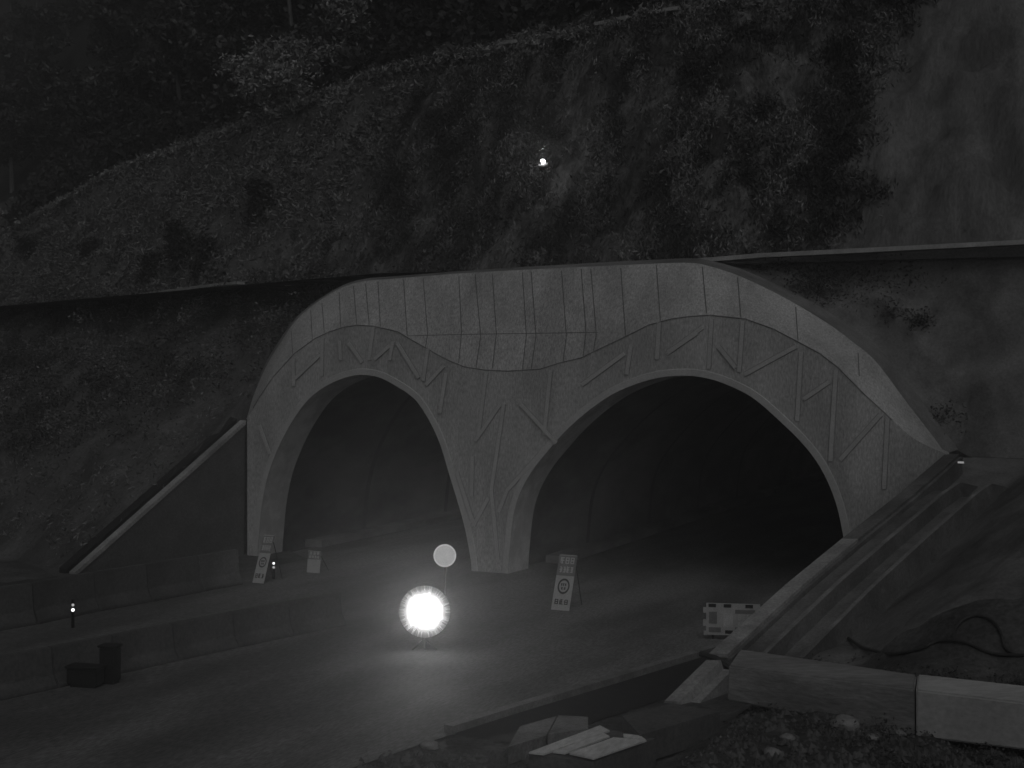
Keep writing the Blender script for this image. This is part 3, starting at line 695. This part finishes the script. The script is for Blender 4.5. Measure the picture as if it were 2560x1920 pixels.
# stones
def stone(p, r, lab, group='loose stones in the foreground', seed=0):
    bm = bmesh.new(); bmesh.ops.create_icosphere(bm, subdivisions=3, radius=1)
    for v in bm.verts:
        n = fbm(v.co.x+seed*7.3, v.co.y, v.co.z, 1.1, 3); v.co *= (1+.35*n); v.co = Vector((v.co.x*r*1.2, v.co.y*r, v.co.z*r*.7))
    me = bpy.data.meshes.new('stone'); bm.to_mesh(me); bm.free()
    o = link('stone', me, 'stone', label=lab, cat='stone', group=group, smooth=True); o.location = p; return o
def gnd(px, py): return on_ground(px, py) or atZ(px, py, .5)
stone(gnd(2112, 1822)+Vector((0, 0, .08)), .2, 'largest pale stone lying under the long concrete beam', seed=1)
stone(gnd(1970, 1850)+Vector((0, 0, .03)), .1, 'pale stone in the rubble below the left part of the concrete beam', seed=2)
stone(gnd(2180, 1850)+Vector((0, 0, .03)), .09, 'small stone just right of the largest stone', seed=3)
stone(gnd(1935, 1888)+Vector((0, 0, .03)), .12, 'flat stone near the lower frame edge right of the drain pit', seed=4)
stone(gnd(2250, 1838)+Vector((0, 0, .03)), .08, 'small stone at the joint of the two concrete beams', seed=5)
stone(gnd(1075, 1868)+Vector((0, 0, .03)), .16, 'rounded stone at the road edge left of the drain pit', seed=6)
# hoses
def hose(P, r, lab, lift=.05):
    pts = [gnd(a, b)+Vector((0, 0, lift)) for a, b in P]
    MB().tube(catmull(pts, 6), r, 8).build('hose', 'hose', label=lab, cat='hose', group='black hoses on the bank')
hose([(1975, 1610), (2030, 1600), (2090, 1588), (2125, 1604), (2160, 1626), (2230, 1640), (2300, 1628), (2350, 1608), (2410, 1612), (2480, 1640), (2560, 1645)], .034, 'black hose snaking along the bank above the concrete beams')
hose([(2384, 1612), (2388, 1580), (2410, 1555), (2445, 1545), (2480, 1558), (2502, 1590), (2512, 1625), (2540, 1645)], .027, 'loop of black hose at the right of the bank')
ga = on_plane(1752, 1634, (0, 1, 0), (0, -12.9, 0)); gb = on_plane(1830, 1672, (0, 1, 0), (0, -13.2, 0))
MB().tube(catmull([ga, ga.lerp(gb, .5)+Vector((0, 0, .05)), gb], 6), .07, 8).build('hose', 'hose', label='thick dark hose in the gap below the right wing wall', cat='hose', group='black hoses on the bank')

# ------------------------------------------------------------------ vegetation
def cards(centers, size, name, mats, kind=None, label=None, cat=None, parent=None, per=5, spread=.2, group=None, droop=.0, aspect=1.8, weights=None, patchy=False):
    C = np.repeat(np.array(centers, float), per, 0); n = len(C)
    if n == 0: return None
    C += RNG.normal(0, spread, C.shape)
    a = RNG.normal(0, 1, (n, 3)); a[:, 2] = a[:, 2]*.8+droop*RNG.uniform(.2, 1.3, n); a /= np.linalg.norm(a, axis=1, keepdims=True)
    b = np.cross(a, RNG.normal(0, 1, (n, 3))); b /= np.linalg.norm(b, axis=1, keepdims=True)
    s = size*RNG.uniform(.5, 1.4, (n, 1)); a *= s*aspect*.5; b *= s*.5
    cr = np.cross(a, b); cr /= np.linalg.norm(cr, axis=1, keepdims=True); cr *= s*.18
    V = np.stack([C-a, C+b*.8+cr, C+a, C-b*.8+cr], 1).reshape(-1, 3)
    me = bpy.data.meshes.new(name); me.vertices.add(n*4); me.vertices.foreach_set('co', V.ravel())
    me.loops.add(n*4); me.loops.foreach_set('vertex_index', np.arange(n*4)); me.polygons.add(n)
    me.polygons.foreach_set('loop_start', np.arange(n)*4)
    if isinstance(mats, (list, tuple)) and len(mats) > 1:
        ci = RNG.choice(len(mats), len(centers), p=weights)
        if patchy:
            f = np.array([fbm(c[0]*1., c[1]*.5, c[2]*.45+9, .9, 3) for c in centers]); f += RNG.normal(0, .12, len(f))
            ci = np.where(f < -.05, 1, np.where(f > .3, 2, 0))
        me.polygons.foreach_set('material_index', np.repeat(ci, per))
    me.update(calc_edges=True)
    return link(name, me, mats, parent, label, cat, group, kind)
def seen(p, mx=150):
    d = Vector(p)-CAM; z = d.dot(_F)
    if z < 1: return None
    x = 1280+F_PX*d.dot(_R)/z; y = 960-F_PX*d.dot(_U)/z
    return (x, y) if -mx < x < 2560+mx and -mx < y < 1920+mx else None
# undergrowth on the upper slope
cs, cg, cb, cd_ = [], [], [], []
for _ in range(125000):
    x = random.uniform(-62, 24); r = random.uniform(.1, 48) if _ % 3 == 0 else random.uniform(.1, 12); y = y_toe(x)+r; z = hill(x, y)
    s = seen((x, y, z))
    if not s: continue
    zb = z_bench(x); clump = fbm(x*1.0, z*.55, 2., .55, 4)
    bare = x > 8.2+(z-10)*.22+1.3*fbm(0, z, 5, .5)
    if z < zb-.2 and not bare:
        if x < -17+(z-10)*.25:
            if clump > .05 or random.random() < .15: cg.append((x, y, z+.1))
        elif clump > -.05: cs.append((x, y-.1, z+.1+max(0, clump)*.5))
        elif random.random() < .12: cs.append((x, y, z))
    elif bare and z < zb-.2:
        if x < 8.2+(z-10)*.22+1.3*fbm(0, z, 5, .5)+abs(random.gauss(0, .35)): cs.append((x, y, z+.05))
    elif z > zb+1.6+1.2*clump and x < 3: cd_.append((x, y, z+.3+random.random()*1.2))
    elif random.random() < .5: cb.append((x, y, z+.1))
cards(cs, .068, 'slope_undergrowth', ['leaf', 'leaf_dark', 'leaf_pale'], 'stuff', 'dark tangled undergrowth covering the steep slope above the portal', 'undergrowth', per=10, spread=.16, weights=[.45, .35, .2], aspect=3., droop=-1.6, patchy=True)
cards(cg, .1, 'slope_grass', ['leaf', 'leaf_pale'], 'stuff', 'coarse grass on the left part of the upper slope', 'grass', per=6, spread=.15, weights=[.3, .7], aspect=3, droop=.6)
ce = []
for a, b in zip(BL, BL[1:]):
    for k in range(int((b-a).length*55)):
        p = a.lerp(b, random.random()); 
        if p.x < -4: ce.append((p.x, p.y+random.gauss(.0, .3), p.z+.05+random.random()*.15))
cards(ce, .1, 'edge_grass', ['leaf_pale', 'leaf_bright'], 'stuff', 'pale grass fringe along the edge of the upper bench', 'grass', per=5, spread=.12, weights=[.6, .4], aspect=3, droop=.5)
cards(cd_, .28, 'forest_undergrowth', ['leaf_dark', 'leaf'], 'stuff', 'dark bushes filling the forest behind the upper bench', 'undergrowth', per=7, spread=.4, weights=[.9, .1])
cards(cb, .12, 'bench_grass', ['leaf', 'leaf_pale'], 'stuff', 'grass and litter on the upper bench and the forest floor', 'grass', per=6, spread=.2, weights=[.35, .65], aspect=2.5, droop=.5)
# lower left slope
cl, cl2 = [], []
for _ in range(26000):
    x = random.uniform(-50, -11.8); y = random.uniform(-12, 30)
    if y > y_toe(x)+.2: continue
    z = ground_z(x, y)
    if z < .3 or x > wallL(min(y, 0))-.6: continue
    s = seen((x, y, z))
    if not s: continue
    line = 1010+max(0, 520-s[0])*.33+60*fbm(x, y, 0, .3)
    c = fbm(x, y, 6, .5, 4)
    if s[1] < line:
        if c > -.2: cl.append((x, y, z+.15+max(0, c)*1.2))
    elif random.random() < .35: cl2.append((x, y, z+.04))
cards(cl, .08, 'lower_undergrowth', ['leaf', 'leaf_dark', 'leaf_pale'], 'stuff', 'shrubby undergrowth on the slope left of the portal', 'undergrowth', per=13, spread=.22, weights=[.5, .38, .12], patchy=True)
cards(cl2, .06, 'lower_grass', ['leaf', 'leaf_pale'], 'stuff', 'thin short grass on the slope above the left wing wall', 'grass', per=10, spread=.2, weights=[.5, .5], aspect=3, droop=.6)
# scraps of growth on the right bank, rubble and weeds in the foreground
cr_, cf = [], []
for px, py, rx, ry, n in ((2035, 718, 75, 40, 330), (2295, 803, 30, 10, 90), (2232, 782, 34, 8, 50), (2340, 1040, 80, 22, 110), (1960, 672, 90, 10, 90), (2180, 700, 160, 60, 160)):
    for _ in range(n):
        a, b = px+random.gauss(0, rx*.5), py+random.gauss(0, ry*.5); h_ = shot_bvh.ray_cast(CAM, ray(a, b))
        if h_[0] is not None: cr_.append(tuple(h_[0]+Vector((0, -.05, 0))))
cards(cr_, .05, 'slope_weeds', 'leaf_dark', 'stuff', 'dark patches of weeds on the sprayed slope right of the portal', 'weeds', per=7, spread=.16)
for _ in range(9000):
    a = random.uniform(1500, 2700); b = random.uniform(1560, 1960); p = on_ground(a, b)
    if p is None or p.z < .3 or p.x < 10.6 or (a < 1800 and b < 1820): continue
    if fbm(p.x, p.y, 0, .9, 3) > .18 and b > 1600+(a-1850)*.15: cf.append(tuple(p+Vector((0, 0, .03))))
cards(cf, .032, 'foreground_weeds', ['leaf', 'leaf', 'leaf_dark'], 'stuff', 'low weeds and litter on the foreground ground', 'weeds', per=6, spread=.07, weights=[.4, .0, .6])
V = []; Fs = []
def pebble(V, Fs, p, r):
    n = len(V); o = [(1, 0, 0), (-1, 0, 0), (0, 1, 0), (0, -1, 0), (0, 0, 1), (0, 0, -1)]
    V += [Vector(p)+Vector(q)*r*random.uniform(.6, 1.3) for q in o]
    for f in ((0, 2, 4), (2, 1, 4), (1, 3, 4), (3, 0, 4), (2, 0, 5), (1, 2, 5), (3, 1, 5), (0, 3, 5)): Fs.append(tuple(i+n for i in f))
for _ in range(6000):
    a = random.uniform(900, 2700); b = random.uniform(1740, 1960); p = on_ground(a, b)
    if p is None: continue
    if p.z < .3 and not (a < 1350 and b > 1880-.0*(a) ): continue
    pebble(V, Fs, p, random.choice((.02, .03, .03, .05, .08)))
link('rubble', mesh('rubble', V, Fs), 'rubble', label='loose rubble and gravel on the foreground ground', cat='rubble', kind='stuff')

# trees
def tree(x, y, H, R, mats, lab, weights=None, dens=1., lean=0., bare=.35, name='forest_tree', leaf=.3, group='trees above the upper bench'):
    z = hill(x, y)-.2; r = random.Random(int(x*97+y*31))
    e = empty(name, (x, y, z), lab, 'tree', group)
    lx_, ly_ = lean*H, 0; P = [(lx_*(t**1.3)+.08*H*fbm(x, t*2, 1, 1)*t, ly_*t, H*t) for t in (0, .2, .4, .6, .8, .95)]
    q = MB(); q.tube(P, [max(.03, .022*H*(1-t*.85)) for t in (0, .2, .4, .6, .8, .95)], 8)
    cs = []
    for k in range(int(13*dens)+5):
        t = r.uniform(bare, .97); i = min(int(t*5), 4); b = Vector(P[i]).lerp(Vector(P[i+1]), .5); b.z = H*t*.97
        a = r.uniform(0, 6.28); rr = R*(1-abs(t-(.5+bare*.3))*1.1)*r.uniform(.5, 1.1)
        tip = b+Vector((math.cos(a)*rr, math.sin(a)*rr, r.uniform(-.05, .3)*rr))
        q.tube([b, b.lerp(tip, .5)+Vector((0, 0, .08*rr)), tip], [.03+.004*H, .025, .012], 5)
        for j in range(int(22*dens)+4):
            s = r.uniform(.25, 1.1); c = b.lerp(tip, s); sp = .22*R*(.5+s*.5)
            cs.append((c.x+r.gauss(0, sp), c.y+r.gauss(0, sp), c.z+r.gauss(0, sp*.55)))
    q.build('trunk', 'bark', e)
    cards(cs, leaf, 'crown', mats, parent=e, per=9, spread=.2, weights=weights)
    return e
def tree_px(px, py, *a, **k):
    p = on_hill(px, py)
    if p is None: return
    return tree(p.x, p.y, *a, **k)
tree_px(690, 300, 4.6, 2.9, ['leaf_bright', 'leaf_pale'], 'pale broad-crowned tree standing out at the edge of the upper bench', [.6, .4], 1.25, bare=.12, name='broadleaf_tree', leaf=.17)
tree_px(862, 205, 5., 1.6, ['leaf_bright', 'leaf_pale'], 'slimmer pale tree just right of the broad pale tree', [.5, .5], 1.3, bare=.2, name='broadleaf_tree', leaf=.17)
words = ['tall dark forest tree at the left frame edge', 'dark forest tree second from the left frame edge', 'dark tree above the left end of the upper bench', 'slender dark tree left of the pale leaning trunk', 'forest tree with pale bare leaning trunk', 'dark tree between the leaning trunk and the broad pale tree', 'dark tree right behind the broad pale tree', 'tree with a thin pale trunk above the broad pale tree', 'dark tree rising behind the slimmer pale tree', 'dark tree right of the slimmer pale tree', 'dark tree at the top above the short bright kerb piece', 'low dark tree at the top frame edge above the added flare dot']
spots = [(30, 480), (130, 430), (230, 410), (340, 380), (455, 320), (545, 290), (640, 190), (735, 130), (900, 130), (980, 90), (1120, 70), (1230, 30)]
for i, (a, b) in enumerate(spots):
    tree_px(a, b, random.uniform(6.5, 9.5), random.uniform(1.8, 2.6), ['leaf_dark', 'leaf'], words[i], [.6, .4], .8 if i in (4, 7) else 1.2, lean=-.16 if i in (4, 7) else random.uniform(-.05, .04), bare=.5 if i in (4, 7) else .25, leaf=.26)
words2 = ['back-row dark tree behind the left frame edge trees', 'back-row dark tree behind the slender dark tree', 'back-row dark tree behind the leaning trunk', 'back-row dark tree behind the thin pale trunk', 'back-row dark tree near the top centre']
words2 += ['far dark tree high in the top left corner', 'far dark tree near the top left corner, second along', 'far dark tree at the left edge between two rows', 'far dark tree at the top between the corner and the leaning trunk']
for i, (a, b) in enumerate([(90, 250), (290, 200), (480, 150), (700, 40), (1010, 10), (30, 120), (170, 90), (20, 320), (330, 90)]):
    tree_px(a, b, random.uniform(8, 11), 2.8, ['leaf_dark', 'leaf'], words2[i], [.7, .3], 1.1, bare=.2, leaf=.3)
words3 = ['thin sapling on the grassy slope, leftmost of the saplings', 'dark sapling on the grassy slope left of centre group', 'tallest dark sapling on the left grassy slope', 'dark sapling right of the tallest sapling', 'dark sapling at the edge of the overgrown rock', 'low dark sapling just above the left ledge coping']
for i, (a, b) in enumerate([(70, 640), (230, 650), (445, 670), (510, 690), (640, 560), (380, 700)]):
    tree_px(a, b, (1.3, 1.5, 2.6, 2.0, 2.4, 1.4)[i], (.5, .6, .7, .6, .7, .6)[i], ['leaf_dark', 'leaf'], words3[i], [.7, .3], .8, bare=.1, name='sapling', leaf=.13, group='saplings on the left slope')

# ------------------------------------------------------------------ haze
ADDED_HAZE = .0036  # haze put in to carry the floodlight halo and lift the darks
hz = MB(); hz.box((-20, 15, 34), (190, 190, 70)); hm = bpy.data.materials.new('added_haze'); hm.use_nodes = True; n = hm.node_tree; n.nodes.clear()
pv = n.nodes.new('ShaderNodeVolumePrincipled'); pv.inputs['Density'].default_value = ADDED_HAZE; pv.inputs['Color'].default_value = (.9, .9, .9, 1); pv.inputs['Anisotropy'].default_value = .8
oo = n.nodes.new('ShaderNodeOutputMaterial'); n.links.new(pv.outputs[0], oo.inputs['Volume'])
hz.build('added_haze', hm, kind='stuff')
